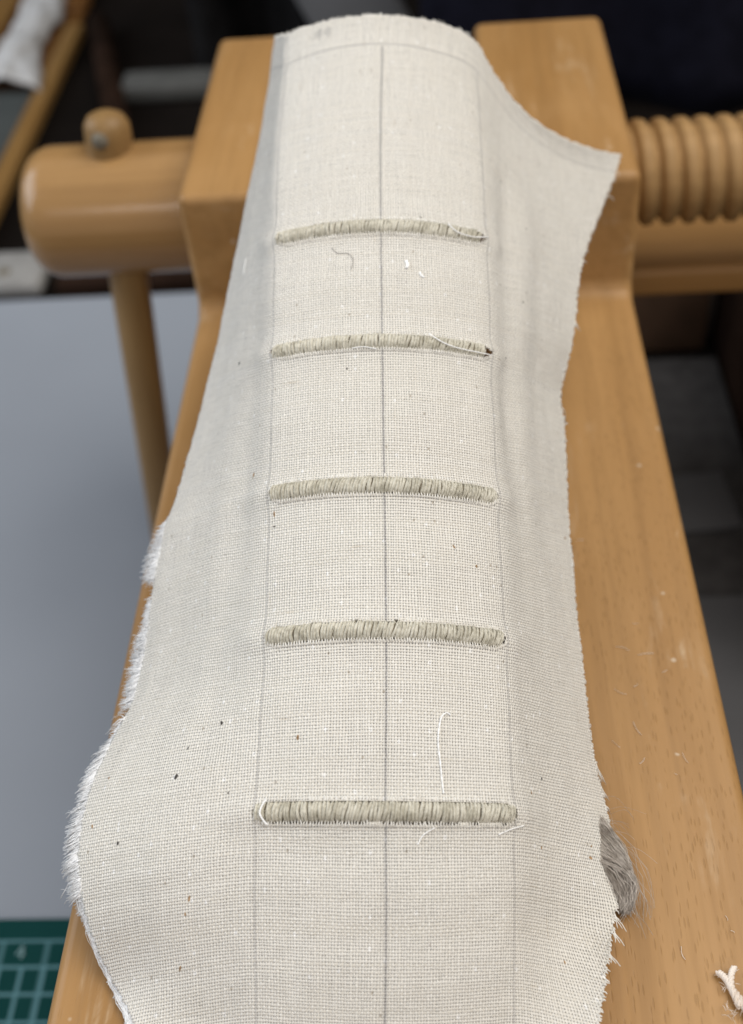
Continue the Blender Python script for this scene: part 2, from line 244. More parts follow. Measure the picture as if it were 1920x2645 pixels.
# ------------------------------------------------------------------ materials
class NT:
    def __init__(self, name):
        self.m = bpy.data.materials.new(name); self.m.use_nodes = True
        self.t = self.m.node_tree; self.n = self.t.nodes; self.l = self.t.links
        self.bsdf = self.n["Principled BSDF"]; self.out = self.n["Material Output"]
    def node(self, kind, **kw):
        n = self.n.new(kind)
        for k, v in kw.items(): setattr(n, k, v)
        return n
    def setin(self, sock, v):
        if hasattr(v, 'is_linked') or isinstance(v, bpy.types.NodeSocket): self.l.new(v, sock)
        else: sock.default_value = v
    def math(self, op, a, b=None, c=None, clamp=False):
        n = self.node('ShaderNodeMath', operation=op); n.use_clamp = clamp
        self.setin(n.inputs[0], a)
        if b is not None: self.setin(n.inputs[1], b)
        if c is not None: self.setin(n.inputs[2], c)
        return n.outputs[0]
    def noise(self, vec, scale, detail=3, rough=.5, dist=0, dim='3D'):
        n = self.node('ShaderNodeTexNoise', noise_dimensions=dim)
        self.setin(n.inputs['Vector'], vec)
        n.inputs['Scale'].default_value = scale; n.inputs['Detail'].default_value = detail
        n.inputs['Roughness'].default_value = rough; n.inputs['Distortion'].default_value = dist
        return n.outputs['Fac']
    def mapping(self, vec, scale=(1, 1, 1), loc=(0, 0, 0), rot=(0, 0, 0)):
        n = self.node('ShaderNodeMapping')
        self.setin(n.inputs['Vector'], vec)
        n.inputs['Scale'].default_value = scale; n.inputs['Location'].default_value = loc; n.inputs['Rotation'].default_value = rot
        return n.outputs[0]
    def ramp(self, fac, stops):
        n = self.node('ShaderNodeValToRGB'); self.setin(n.inputs[0], fac)
        e = n.color_ramp.elements
        while len(e) < len(stops): e.new(.5)
        for el, (p, c) in zip(e, stops):
            el.position = p; el.color = (*c, 1) if len(c) == 3 else c
        return n.outputs[0]
    def mix(self, fac, a, b, blend='MIX'):
        n = self.node('ShaderNodeMix', data_type='RGBA', blend_type=blend)
        self.setin(n.inputs[0], fac)
        for s, v in ((6, a), (7, b)):
            if isinstance(v, tuple): n.inputs[s].default_value = (*v, 1) if len(v) == 3 else v
            else: self.l.new(v, n.inputs[s])
        return n.outputs[2]
    def sstep(self, x, lo, hi):
        n = self.node('ShaderNodeMapRange', interpolation_type='SMOOTHSTEP')
        self.setin(n.inputs[0], x); n.inputs[1].default_value = lo; n.inputs[2].default_value = hi
        n.inputs[3].default_value = 0; n.inputs[4].default_value = 1
        return n.outputs[0]
    def bump(self, h, dist, strength=1.0, normal=None):
        n = self.node('ShaderNodeBump'); n.inputs['Strength'].default_value = strength
        n.inputs['Distance'].default_value = dist
        self.l.new(h, n.inputs['Height'])
        if normal is not None: self.l.new(normal, n.inputs['Normal'])
        return n.outputs[0]
    def coord(self, which='Object'): return self.node('ShaderNodeTexCoord').outputs[which]
    def base(self, c):
        s = self.bsdf.inputs['Base Color']
        if isinstance(c, tuple): s.default_value = (*c, 1)
        else: self.l.new(c, s)
    def set(self, **kw):
        for k, v in kw.items():
            s = self.bsdf.inputs[k.replace('_', ' ')]
            self.setin(s, v)

def plain(name, c, rough=.6, var=.12, scale=40, spec=.3, bump=0):
    t = NT(name); co = t.coord()
    f = t.noise(co, scale, 4)
    t.base(t.mix(t.sstep(f, .3, .7), tuple(x * (1 - var) for x in c), tuple(min(1, x * (1 + var)) for x in c)))
    t.set(Roughness=rough); t.bsdf.inputs['Specular IOR Level'].default_value = spec
    if bump:
        t.l.new(t.bump(t.noise(co, scale * 6, 4), bump), t.bsdf.inputs['Normal'])
    return t.m

def beech(name, axis='y', light=(.415, .234, .088), dark=(.318, .168, .056), rough=.42, wear=1.0, flecks=1.0, spec=.28):
    t = NT(name); co = t.coord()
    def st(a, l):  # scale: a across the grain, l along it
        return {'x': (l, a, a), 'y': (a, l, a), 'z': (a, a, l)}[axis]
    big = t.noise(t.mapping(co, st(26, 2.2)), 1, 4, .55, .6)
    fine = t.noise(t.mapping(co, st(420, 18)), 1, 3, .6)
    cloud = t.noise(t.mapping(co, st(34, 15), (4, 9, 1)), 1, 5, .6, .5)
    streak = t.noise(t.mapping(co, st(150, 5), (2, 6, 1)), 1, 4, .6, .3)
    c = t.mix(t.sstep(big, .28, .72), dark, light)
    c = t.mix(t.math('MULTIPLY', t.sstep(streak, .40, .72), .35), c, tuple(x * .70 for x in dark))
    c = t.mix(t.math('MULTIPLY', t.sstep(cloud, .50, .74), .24), c, (light[0] * 1.12, light[1] * 1.17, light[2] * 1.35))
    c = t.mix(t.math('MULTIPLY', t.sstep(fine, .45, .75), .22), c, tuple(x * .62 for x in dark))
    # short dark ray flecks of beech
    vor = t.node('ShaderNodeTexVoronoi', feature='F1'); t.setin(vor.inputs['Vector'], t.mapping(co, st(1500, 240)))
    vor.inputs['Scale'].default_value = 1
    pick = t.node('ShaderNodeSeparateColor'); t.l.new(vor.outputs['Color'], pick.inputs[0])
    fl = t.math('MULTIPLY', t.sstep(t.math('SUBTRACT', .42, vor.outputs['Distance']), .0, .22), t.math('GREATER_THAN', pick.outputs[0], .50))
    fl = t.math('MULTIPLY', fl, t.sstep(t.noise(t.mapping(co, st(22, 9), (3, 1, 2)), 1, 3), .38, .62))
    c = t.mix(t.math('MULTIPLY', fl, .24 * flecks), c, tuple(x * .38 for x in dark))
    if wear:
        # pale rubbed patches and scratches of dust
        w = t.noise(t.mapping(co, st(70, 22), (5, 2, 1)), 1, 5, .65, .8)
        s1 = t.noise(t.mapping(co, st(520, 26), (1, 7, 3), (0, 0, .12)), 1, 2, .5)
        m = t.math('MULTIPLY', t.sstep(w, .55, .75), t.sstep(s1, .42, .70))
        c = t.mix(t.math('MULTIPLY', m, .60 * wear), c, (.58, .44, .29))
        sp = t.node('ShaderNodeTexVoronoi', feature='F1'); t.setin(sp.inputs['Vector'], co); sp.inputs['Scale'].default_value = 170
        pk = t.node('ShaderNodeSeparateColor'); t.l.new(sp.outputs['Color'], pk.inputs[0])
        d = t.math('MULTIPLY', t.sstep(t.math('SUBTRACT', .16, sp.outputs['Distance']), 0, .08), t.math('GREATER_THAN', pk.outputs[1], .93))
        c = t.mix(t.math('MULTIPLY', d, .6 * wear), c, (.62, .52, .40))
    t.base(c)
    t.set(Roughness=t.math('MULTIPLY_ADD', fine, .18, rough - .09))
    t.bsdf.inputs['Specular IOR Level'].default_value = spec
    t.l.new(t.bump(t.math('SUBTRACT', fine, fl), .00008, .6), t.bsdf.inputs['Normal'])
    return t.m

PITCH = 0.66
def linen(name):
    t = NT(name)
    uvn = t.node('ShaderNodeUVMap', uv_map='thread')
    sp = t.node('ShaderNodeSeparateXYZ'); t.l.new(uvn.outputs[0], sp.inputs[0])
    U0, V0 = sp.outputs[0], sp.outputs[1]                    # millimetres on the cloth
    uv = uvn.outputs[0]
    # threads wander a little and vary in thickness
    wu = t.math('MULTIPLY_ADD', t.noise(t.mapping(uv, (.16, .035, 1)), 1, 3), .9, -.45)
    wv = t.math('MULTIPLY_ADD', t.noise(t.mapping(uv, (.035, .16, 1), (9, 4, 0)), 1, 3), .9, -.45)
    ju = t.math('MULTIPLY_ADD', t.noise(t.mapping(uv, (1.6, .35, 1), (2, 3, 0)), 1, 2), .38, -.19)
    jv = t.math('MULTIPLY_ADD', t.noise(t.mapping(uv, (.35, 1.6, 1), (7, 1, 0)), 1, 2), .38, -.19)
    U = t.math('DIVIDE', t.math('ADD', t.math('ADD', U0, wu), ju), PITCH)
    V = t.math('DIVIDE', t.math('ADD', t.math('ADD', V0, wv), jv), PITCH)
    su = t.math('SINE', t.math('MULTIPLY', U, math.pi)); sv = t.math('SINE', t.math('MULTIPLY', V, math.pi))
    au = t.math('ABSOLUTE', su); av = t.math('ABSOLUTE', sv)
    # one random number per warp and per weft thread
    def per(x, off):
        w = t.node('ShaderNodeTexWhiteNoise', noise_dimensions='1D')
        t.l.new(t.math('ADD', t.math('FLOOR', x), off), w.inputs['W'])
        return w.outputs['Value']
    ru, rv = per(U, .0), per(V, 500.5)
    slub_u = t.noise(t.mapping(uv, (1.5, .06, 1), (1, 5, 0)), 1, 2)
    slub_v = t.noise(t.mapping(uv, (.06, 1.5, 1), (4, 8, 0)), 1, 2)
    # gaps: a hole where both threads are at their edge
    gu = t.math('SUBTRACT', t.math('MULTIPLY_ADD', ru, .17, .33), t.math('MULTIPLY', t.math('SUBTRACT', slub_u, .5), .55))
    gv = t.math('SUBTRACT', t.math('MULTIPLY_ADD', rv, .17, .33), t.math('MULTIPLY', t.math('SUBTRACT', slub_v, .5), .55))
    hu = t.math('SUBTRACT', 1, t.math('SMOOTH_MIN', t.math('DIVIDE', au, t.math('MULTIPLY', gu, 2.0)), 1, .3), clamp=True)
    hv = t.math('SUBTRACT', 1, t.math('SMOOTH_MIN', t.math('DIVIDE', av, t.math('MULTIPLY', gv, 2.0)), 1, .3), clamp=True)
    hole = t.math('MULTIPLY', t.sstep(hu, .06, .45), t.sstep(hv, .06, .45))
    # plain-weave relief: which thread lies on top alternates
    over = t.math('MULTIPLY_ADD', t.math('MULTIPLY', su, sv), .5, .5)
    ridge_u = t.math('POWER', au, .7); ridge_v = t.math('POWER', av, .7)
    top = t.math('ADD', t.math('MULTIPLY', over, ridge_u), t.math('MULTIPLY', t.math('SUBTRACT', 1, over), ridge_v))
    relief = t.math('MULTIPLY_ADD', over, .45, top)
    tone = t.noise(t.mapping(uv, (.05, .02, 1)), 1, 4, .6)
    thr = t.math('ADD', t.math('MULTIPLY', ru, over), t.math('MULTIPLY', rv, t.math('SUBTRACT', 1, over)))
    c = t.mix(tone, (.70, .658, .578), (.775, .737, .664))
    c = t.mix(t.math('MULTIPLY', t.sstep(over, .25, .75), .55), t.mix(.5, c, (.61, .575, .51)), (.855, .828, .768))  # duller weft crossings: flax tone plus the lower threads' self-shadow put into colour
    c = t.mix(t.math('MULTIPLY', t.sstep(thr, .1, .9), .35), c, (.872, .85, .80))
    # straw coloured slubs running with the threads
    st1 = t.noise(t.mapping(uv, (.9, .10, 1), (13, 2, 0)), 1, 3); st2 = t.noise(t.mapping(uv, (.10, .9, 1), (3, 21, 0)), 1, 3)
    c = t.mix(t.math('MULTIPLY', t.sstep(t.math('MAXIMUM', st1, st2), .68, .80), .5), c, (.52, .43, .31))
    wn = t.node('ShaderNodeTexVoronoi', voronoi_dimensions='2D', feature='F1'); t.setin(wn.inputs['Vector'], t.mapping(uv, (.30, .22, 1))); wn.inputs['Scale'].default_value = 1
    pk = t.node('ShaderNodeSeparateColor'); t.l.new(wn.outputs['Color'], pk.inputs[0])
    nep = t.math('MULTIPLY', t.sstep(t.math('SUBTRACT', .13, wn.outputs['Distance']), 0, .05), t.math('GREATER_THAN', pk.outputs[0], .86))
    c = t.mix(t.math('MULTIPLY', nep, .7), c, (.93, .92, .90))
    tick = t.math('MULTIPLY', t.sstep(t.math('SUBTRACT', .10, wn.outputs['Distance']), 0, .04), t.math('GREATER_THAN', pk.outputs[1], .95))
    c = t.mix(t.math('MULTIPLY', tick, .6), c, (.30, .24, .17))
    # pencil lines ruled on the cloth: along the spine and across the head
    dash = t.noise(t.mapping(uv, (2.4, 2.4, 1), (31, 7, 0)), 1, 2)
    def line(x, at, w, k):
        d = t.math('ABSOLUTE', t.math('SUBTRACT', t.math('MULTIPLY_ADD', wu, .35, x), at))
        return t.math('MULTIPLY', t.math('SUBTRACT', 1, t.sstep(d, w * .4, w)), k)
    below = t.math('GREATER_THAN', V0, SEAM_V + .8)
    ln = t.math('MULTIPLY', line(U0, 0.0, .44, .70), below)
    ln = t.math('MAXIMUM', ln, t.math('MULTIPLY', line(U0, -HALF, .30, .45), below))
    ln = t.math('MAXIMUM', ln, t.math('MULTIPLY', line(U0, HALF, .30, .45), below))
    ln = t.math('MAXIMUM', ln, line(V0, SEAM_V, .45, .5))
    at = t.node('ShaderNodeAttribute', attribute_name='pencil')
    ln = t.math('MAXIMUM', ln, at.outputs['Fac'])
    c = t.mix(t.math('MULTIPLY', ln, t.sstep(dash, .18, .62)), c, (.20, .195, .205))
    t.base(c)
    t.set(Roughness=.9); t.bsdf.inputs['Specular IOR Level'].default_value = .12
    t.bsdf.inputs['Sheen Weight'].default_value = .08
    fz = t.noise(t.mapping(uv, (7, 7, 1)), 1, 3)
    t.l.new(t.bump(t.math('MULTIPLY_ADD', fz, .18, relief), .00030, .9), t.bsdf.inputs['Normal'])
    tr = t.node('ShaderNodeBsdfTransparent'); mx = t.node('ShaderNodeMixShader')
    t.l.new(t.math('MULTIPLY', hole, .62), mx.inputs[0]); t.l.new(t.bsdf.outputs[0], mx.inputs[1]); t.l.new(tr.outputs[0], mx.inputs[2])
    t.l.new(mx.outputs[0], t.out.inputs['Surface'])
    return t.m

def thread_mat(name, a, b, rough=.85, scale=900):
    t = NT(name); co = t.coord()
    f = t.noise(co, scale, 3, .6); g = t.noise(co, scale * .18, 2)
    c = t.mix(t.sstep(t.math('ADD', t.math('MULTIPLY', f, .5), t.math('MULTIPLY', g, .5)), .36, .62), a, b)
    t.base(c); t.set(Roughness=rough); t.bsdf.inputs['Specular IOR Level'].default_value = .2
    t.l.new(t.bump(f, .0001, .5), t.bsdf.inputs['Normal'])
    return t.m

M_WOOD = beech("varnished_beech")
M_WOOD_X = beech("varnished_beech_turned", 'x', wear=.0, flecks=.3, spec=.5, rough=.20, light=(.37, .215, .085), dark=(.29, .155, .055))
M_THREAD = beech("cut_screw_beech", "x", wear=.0, flecks=.3, spec=.2, rough=.5, light=(.40, .245, .105), dark=(.31, .178, .068))
M_WOOD_Z = beech("varnished_beech_rod", 'z', wear=.0, flecks=.3, light=(.30, .185, .075), dark=(.22, .125, .045))
M_LINEN = linen("undyed_linen")
M_FRAY = thread_mat("bleached_fray", (.70, .70, .70), (.88, .88, .88))
M_FRINGE = thread_mat("linen_thread_ends", (.66, .63, .57), (.82, .80, .75))
M_SEW = thread_mat("flax_sewing_thread", (.44, .412, .33), (.66, .63, .54), scale=1500)
M_CORD = plain("flax_cord", (.15, .125, .085), .9, .25, 600)  # core colour darkened to paint the shade in gaps between coils
M_PAPER = plain("book_paper", (.50, .37, .26), .9, .15, 200)
M_TUFT = thread_mat("raw_flax_fibre", (.31, .265, .225), (.55, .50, .45), scale=500)
M_FLECK = plain("straw_fleck", (.055, .05, .045), .9, .5, 900)
M_BROWNFLECK = plain("brown_fleck", (.30, .19, .10), .9, .4, 900)
M_HAIR = plain("grey_hair", (.22, .20, .19), .6, .1, 300)
M_BOARD = plain("white_board", (.255, .278, .315), .5, .03, 8)
M_CARD = plain("grey_card", (.080, .079, .082), .7, .08, 30)
M_DARKCARD = plain("charcoal_cloth", (.044, .041, .040), .9, .2, 90)
M_BENCH = plain("dark_workbench", (.008, .006, .005), .95, .3, 12, .05)
M_NAVY = plain("navy_cloth", (.0075, .0075, .014), .95, .25, 60, .1)
M_BLACK = plain("black_cloth", (.010, .0095, .010), .95, .3, 40, .1)
M_GREY = plain("grey_painted", (.16, .165, .175), .5, .08, 20)
M_BROWN = plain("dark_brown_wood", (.022, .012, .008), .9, .35, 30, .04)
M_TRAY = beech("orange_tray_wood", 'y', (.22, .10, .028), (.13, .055, .014), .5, 0, .2)
M_TRAYPALE = beech("pale_tray_rail", 'y', (.26, .15, .05), (.20, .105, .03), .5, 0, .2)
M_RAG = plain("white_rag", (.50, .50, .50), .9, .05, 60)
M_DARKHOLE = plain("end_grain_hole", (.17, .15, .115), .9, .2, 200)


# ------------------------------------------------------------------ setting
BENCH_Z = -0.18
bench = bm_obj("workbench_top", box_bm((-1.4, -0.9, BENCH_Z - .04), (1.4, 1.0, BENCH_Z), .004), M_BENCH)
tag(bench, "dark workbench surface under the press", kind="structure")

# ------------------------------------------------------------------ press
press = empty("book_press", (0, 0.066, BENCH_Z))
tag(press, "varnished beech book press with wooden screw, clamping the linen covered book", "book press")

H, L = 0.0468, 0.1318
prof = [(-.46, 0), (-.004, 0.0), (0.0, 0.003), (0.0, H), (L, H), (L, -.095), (-.46, -.095)]
def cheek(x0, x1):
    bm = prism_bm(prof, x0, x1, .0034, 4)
    return bm_obj("cheek", bm, M_WOOD, press, angle=50)
ck = cheek(-.080, -.0276); tag(ck, "left cheek of the press, holed for the screw head")
ck = cheek(.0276, .080); tag(ck, "right cheek of the press, its top rubbed pale with dust and scratches")

AY, AZ = 0.066, 0.006
# turned screw head on the left
pr_ = [(-.1562, 0)]
R, rb = .0264, .0115
for k in range(9):
    a = math.pi / 2 * k / 8
    pr_.append((-.1562 + rb * (1 - math.cos(a)), R - rb + rb * math.sin(a)))
pr_ += [(x_, R) for x_ in np.linspace(-.141, -.0835, 12)]
pr_ += [(-.079, R - .0035), (-.060, R - .0035), (-.060, 0)]
bm = lathe_x(pr_, 72)
bmesh.ops.translate(bm, verts=bm.verts[:], vec=(0, AY, AZ))
bm_obj("screw_head", bm, M_WOOD_X, press, angle=50)
# screw thread on the right: rounded helical ridges
NX, NA = 560, 72
xs = np.linspace(.060, .34, NX); th = np.arange(NA) * 2 * math.pi / NA
X, A = np.meshgrid(xs, th, indexing='ij')
ph = (X - .0835) / .0083 - A / (2 * math.pi)
w = np.abs((ph % 1.0) - .5) * 2                                   # 0 crest .. 1 root
groove = np.clip((w - .42) / .50, 0, 1)
rr = .0206 - .0003 * np.clip(w / .48, 0, 1)**2 - .0026 * (groove * groove * (3 - 2 * groove))
vv = np.stack([X, AY + rr * np.cos(A), AZ + .004 + rr * np.sin(A)], 2).reshape(-1, 3)
ff = [(i * NA + k, i * NA + (k + 1) % NA, (i + 1) * NA + (k + 1) % NA, (i + 1) * NA + k) for i in range(NX - 1) for k in range(NA)]
ff += [tuple(range(NA))[::-1], tuple((NX - 1) * NA + k for k in range(NA))]
mesh_obj("screw_thread", vv, ff, M_THREAD, press)

# tommy bar through the head
bar_c = Vector((-.1205, AY, AZ))
d_up = Vector((.072, .06, 1)).normalized()
t = Tubes()
def ring_pts(c, d, spans): return [c + d * s for s, _ in spans], [r for _, r in spans]
top = .041
sp = [(-.205, .0068), (-.204, .0076), (-.06, .0083), (0, .0085), (top - .018, .0088), (top - .010, .0093), (top - .005, .0090), (top - .002, .0074), (top - .0004, .0045), (top, .001)]
P_, R_ = ring_pts(bar_c, d_up, sp)
t.add(P_, R_, 28)
tb = t.build("tommy_bar", M_WOOD_Z, press)
t = Tubes()
hc = bar_c + d_up * (top - .0105) + Vector((-.0012, -.0088, .0030)) 
t.add([hc + Vector((.0003, .0012, 0)), hc + Vector((-.0003, -.0006, .0004))], [.0034, .0032], 16)
o = t.build("bar_hole", M_DARKHOLE, tb)
# plain guide bar below the screw
bm = box_bm((.05, .064, -.0485), (.36, .108, -.035), .003, 4)
bm_obj("guide_bar", bm, beech("guide_bar_beech", 'x', wear=0, flecks=.3), press)
bm = box_bm((-.075, .02, BENCH_Z), (.075, .125, -.0952), .003)
bm_obj("foot", bm, M_WOOD_X, press)
bm = box_bm((-.075, -.44, BENCH_Z), (.075, -.36, -.0952), .003)
bm_obj("foot", bm, M_WOOD_X, press)

# ------------------------------------------------------------------ linen cloth
gv, G, GN, GU, GV, nf, ns = cloth_grid(0.5)
nr, nc = G.shape[:2]
vj = np.arange(nc)

def surf_at(u, v, lift=0.0):
    """point on the cloth (metres) at thread coordinates u, v (mm)"""
    i = min(max(int(round(v / .5)), 0), nr - 1)
    row = GU[i]
    j = int(np.clip(np.searchsorted(row, u), 1, nc - 1))
    f = (u - row[j - 1]) / max(row[j] - row[j - 1], 1e-6); f = min(max(f, 0), 1)
    p = G[i, j - 1] * (1 - f) + G[i, j] * f
    i2 = min(i + 1, nr - 1); g = min(max(v / .5 - i, -.5), .5)
    if i2 > i: p = p + (G[i2, j] - G[i, j]) * g
    n = GN[i, j]
    return Vector((p + n * lift) / 1000), Vector(n)

# band geometry: slit half-length and half-height per band
SLIT_U = [28.6, 29.2, 28.9, 29.0, 30.0]
SLIT_V = [2.15, 2.0, 2.2, 2.2, 2.3]
cut = np.zeros((nr - 1, nc - 1), bool)
uc = .25 * (GU[:-1, :-1] + GU[1:, :-1] + GU[:-1, 1:] + GU[1:, 1:]); vc = .25 * (GV[:-1, :-1] + GV[1:, :-1] + GV[:-1, 1:] + GV[1:, 1:])
for k, bv in enumerate(BAND_V):
    e = np.clip((SLIT_U[k] - np.abs(uc)) / 3.0, 0, 1)
    hh = SLIT_V[k] * np.sqrt(e) + .22 * wob(uc, uc * 0, 5, 60 + k)
    cut |= (np.abs(uc) < SLIT_U[k]) & (vc > bv - hh * .86) & (vc < bv + hh)
# ragged outer edges: shift the outermost columns by a thread or so
verts = G.copy()
rag = .35 * np.sin(gv * 9.5) * np.random.rand(nr) + np.repeat(np.random.rand(nr // 3 + 1), 3)[:nr] * .5
for side, sgn in ((0, 1), (nc - 1, -1)):
    inn = 3 * sgn
    dirv = G[:, side] - G[:, side + inn]; dirv /= np.linalg.norm(dirv, axis=1, keepdims=True)
    verts[:, side] += dirv * rag[:, None]
tag_top = np.repeat(np.random.rand(nc // 2 + 1), 2)[:nc]
tv = G[0] - G[2]; tv /= np.linalg.norm(tv, axis=1, keepdims=True)
verts[0] += tv * (tag_top * .55)[:, None]
faces = []
for i in range(nr - 1):
    b = i * nc
    for j in np.nonzero(~cut[i])[0]:
        faces.append((b + j, b + nc + j, b + nc + j + 1, b + j + 1))
cloth = mesh_obj("linen_cloth", verts.reshape(-1, 3) / 1000, faces, M_LINEN)
me = cloth.data
lu = me.uv_layers.new(name='thread')
vi = np.empty(len(me.loops), np.int32); me.loops.foreach_get("vertex_index", vi)
uvs = np.stack([GU.reshape(-1)[vi], GV.reshape(-1)[vi]], 1).astype(np.float32)
lu.data.foreach_set("uv", uvs.reshape(-1))
# pencilled figures near the head of the cloth
pen = np.zeros(nr * nc, np.float32)
def stroke(pts, w=.38, k=.55):
    uu = GU[:40].reshape(-1); vvv = GV[:40].reshape(-1)
    for (a, b), (c, d_) in zip(pts[:-1], pts[1:]):
        L2 = (c - a)**2 + (d_ - b)**2
        tt = np.clip(((uu - a) * (c - a) + (vvv - b) * (d_ - b)) / L2, 0, 1)
        dd_ = np.hypot(uu - a - tt * (c - a), vvv - b - tt * (d_ - b))
        pen[:len(uu)] = np.maximum(pen[:len(uu)], k * np.clip(1.4 - dd_ / w, 0, 1))
for ox in (-19.4, -16.6):
    stroke([(ox + .9, 3.6), (ox - .5, 5.9), (ox + 1.5, 5.5)]); stroke([(ox + 1.4, 3.8), (ox + .9, 7.6)])
stroke([(-29.5, 1.2), (-30.2, 3.0)], .5, .5); stroke([(-29.4, 14.6), (-30.0, 16.5)], .4, .5)
att = me.attributes.new('pencil', 'FLOAT', 'POINT'); att.data.foreach_set('value', pen)
sol = cloth.modifiers.new("thickness", 'SOLIDIFY'); sol.thickness = .00038; sol.offset = -1 if GN[nr // 2, nc // 2, 2] > 0 else 1
me.update()
if me.polygons[len(me.polygons) // 2].normal.z < 0:
    me.flip_normals()
tag(cloth, "white linen cloth with pencil lines and five slits, draped over the book spine", "linen cloth")

def fringe(name, mat, items, sides=4):
    t = Tubes()
    for pts, r in items: t.add(pts, r, sides, taper=.55)
    o = t.build(name, mat, cloth); tag(o, kind="stuff")
    return o

def edge_dirs(i, right):
    j, k = (nc - 1, nc - 5) if right else (0, 4)
    p = verts[i, j]; d = p - G[i, k]; d = d / np.linalg.norm(d)
    tang = G[min(i + 3, nr - 1), j] - G[max(i - 3, 0), j]; tang = tang / np.linalg.norm(tang)
    n = GN[i, j]
    return Vector(p / 1000), Vector(d), Vector(tang), Vector(n)

rnd = random.uniform
# bleached fluffy fray down the left edge
items = []
clump = np.interp(np.arange(0, 400), np.arange(0, 400, 4), np.random.rand(100))
for v_ in np.arange(118, 268, .028):
    dens = float(np.interp(v_, [118, 146, 150, 153, 163, 164.5, 168.5, 170, 174, 175.5, 177, 180, 193, 194.5, 197, 199, 203, 206, 236, 241, 268], [.03, .05, .4, .9, .95, .08, .08, .8, .8, .3, .8, .95, .95, .1, .12, .4, .6, 1, 1, .9, .8]))
    if random.random() > dens: continue
    i = min(int(v_ / .5), nr - 1)
    p, d, tg, n = edge_dirs(i, False)
    Lm = float(np.interp(v_, [118, 149, 154, 163, 166, 172, 182, 193, 197, 203, 209, 230, 240, 268], [.8, 1.2, 5.6, 6.2, 1.8, 3.6, 5.0, 5.8, 2.8, 3.2, 5.2, 5.2, 2.8, 2.4])) * (.60 + .5 * clump[int(v_ * 1.3) % 400] + rnd(-.15, .15)) / 1000
    out = (d * .55 + Vector((-1, 0, -.15)) * .75).normalized() if v_ < 236 else d
    dirn = (out + tg * (rnd(-.12, .20) + .5 * (clump[int(v_ * .9) % 400] - .45) + float(np.interp(v_, [196, 206, 236, 242], [0, .35, .2, 0]))) - n * rnd(.0, .35)).normalized()
    curl = (tg * rnd(-.35, .5) - n * rnd(-.2, .4)) * Lm
    start = p - d * .0006 - n * rnd(.0001, .0006) + tg * rnd(-.0003, .0003)
    pts = [start + dirn * (Lm * s) + curl * (s * s * .5) for s in (0, .33, .66, 1)]
    pts = [Vector((q.x, q.y, max(q.z, .0006))) for q in pts]
    items.append((pts, rnd(.00006, .00013)))
for k in range(70):                                        # longer single threads pulled loose
    v_ = random.choice((rnd(150, 165), rnd(170, 200), rnd(195, 232), rnd(203, 236)))
    i = min(int(v_ / .5), nr - 1); p, d, tg, n = edge_dirs(i, False)
    ln = rnd(3, 6.5) / 1000
    dirn = (d * .5 + Vector((-1, 0, -.2)) * .7 + tg * rnd(-.5, 1.0)).normalized()
    pts = [p - d * .0004 + dirn * ln * s + tg * (ln * rnd(.05, .16) * math.sin(s * rnd(3, 6) + k)) - Vector((0, 0, ln * .35 * s * s)) for s in np.linspace(0, 1, 8)]
    pts = [Vector((q.x, q.y, max(q.z, .0004))) for q in pts]
    items.append((pts, rnd(.00007, .00015)))
fringe("frayed_edge", M_FRAY, items, 4)
# rolled, furry rim at the lower left where the warp threads lie along the edge
items = []
for k in range(420):
    v0 = rnd(222, 266); ln = rnd(6, 16)
    off = rnd(-.2, 2.6) * rnd(.5, 1); low = rnd(.2, 2.2); pts = []
    for s in np.linspace(0, 1, 7):
        i = min(int((v0 + ln * s) / .5), nr - 1)
        p, d, tg, n = edge_dirs(i, False)
        q = p + d * ((off * .9 + .25 * math.sin(s * 7 + k) - 1.2 * abs(s - .5)) / 1000) - n * (low / 1000)
        pts.append(Vector((q.x, q.y, max(q.z, .0006))))
    items.append((pts, rnd(.00006, .00013)))
fringe("frayed_rim", M_FRAY, items, 4)
# thread ends along the right edge and the head
items = []
for v_ in np.arange(0, 285, .62):
    i = min(int(v_ / .5), nr - 1)
    p, d, tg, n = edge_dirs(i, True)
    big = random.random() < .035
    Lm = (rnd(.25, .8) if not big else rnd(2, 3.5)) / 1000
    if v_ < 8: Lm *= .3
    dirn = (d + tg * rnd(-.2, .9) - n * rnd(-.1, .4)).normalized()
    pts = [p - d * .0004, p + dirn * Lm * .5, p + dirn * Lm + tg * Lm * rnd(-.2, .5) - n * Lm * .2]
    pts = [Vector((q.x, q.y, max(q.z, .0004))) for q in pts]
    items.append((pts, rnd(.00016, .00028)))
for v_, ln, sl in ((209, 5.2, 1.6), (232, 4.0, 1.3), (236, 5.0, 1.2), (240, 4.2, 1.5), (243.5, 3.4, 1.6), (92, 3, 1.5), (248, 3.2, 1.3), (124, 2.6, -.6), (214, 3.4, 1.5)):
    i = int(v_ / .5); p, d, tg, n = edge_dirs(i, True)
    dirn = (d + tg * sl).normalized(); ln /= 1000
    for w_ in range(3):
        pts = [p + dirn * ln * s + tg * (ln * .18 * math.sin(s * 4 + w_)) * s + d * (.00025 * (w_ - 1) * s * s * 4) + Vector((0, 0, -.0006 * s)) for s in (-.1, .2, .45, .7, 1)]
        pts = [Vector((q.x, q.y, max(q.z, .0004))) for q in pts]
        items.append((pts, .00017))
for j in range(2, nc - 60, 1):
    if random.random() > .55: continue
    p = Vector(verts[0, j] / 1000); d = Vector(tv[j]); n = Vector(GN[0, j])
    Lm = rnd(.2, .8) / 1000
    if random.random() < .03: Lm *= 3
    if abs(GU[0, j] - 22) < 6: Lm *= 1.8
    sdir = Vector((rnd(-.4, .4), 0, 0))
    items.append(([p - d * .0003, p + (d + sdir * .5) * Lm * .5, p + (d + sdir).normalized() * Lm], rnd(.00010, .0002)))
fringe("thread_ends", M_FRINGE, items, 4)
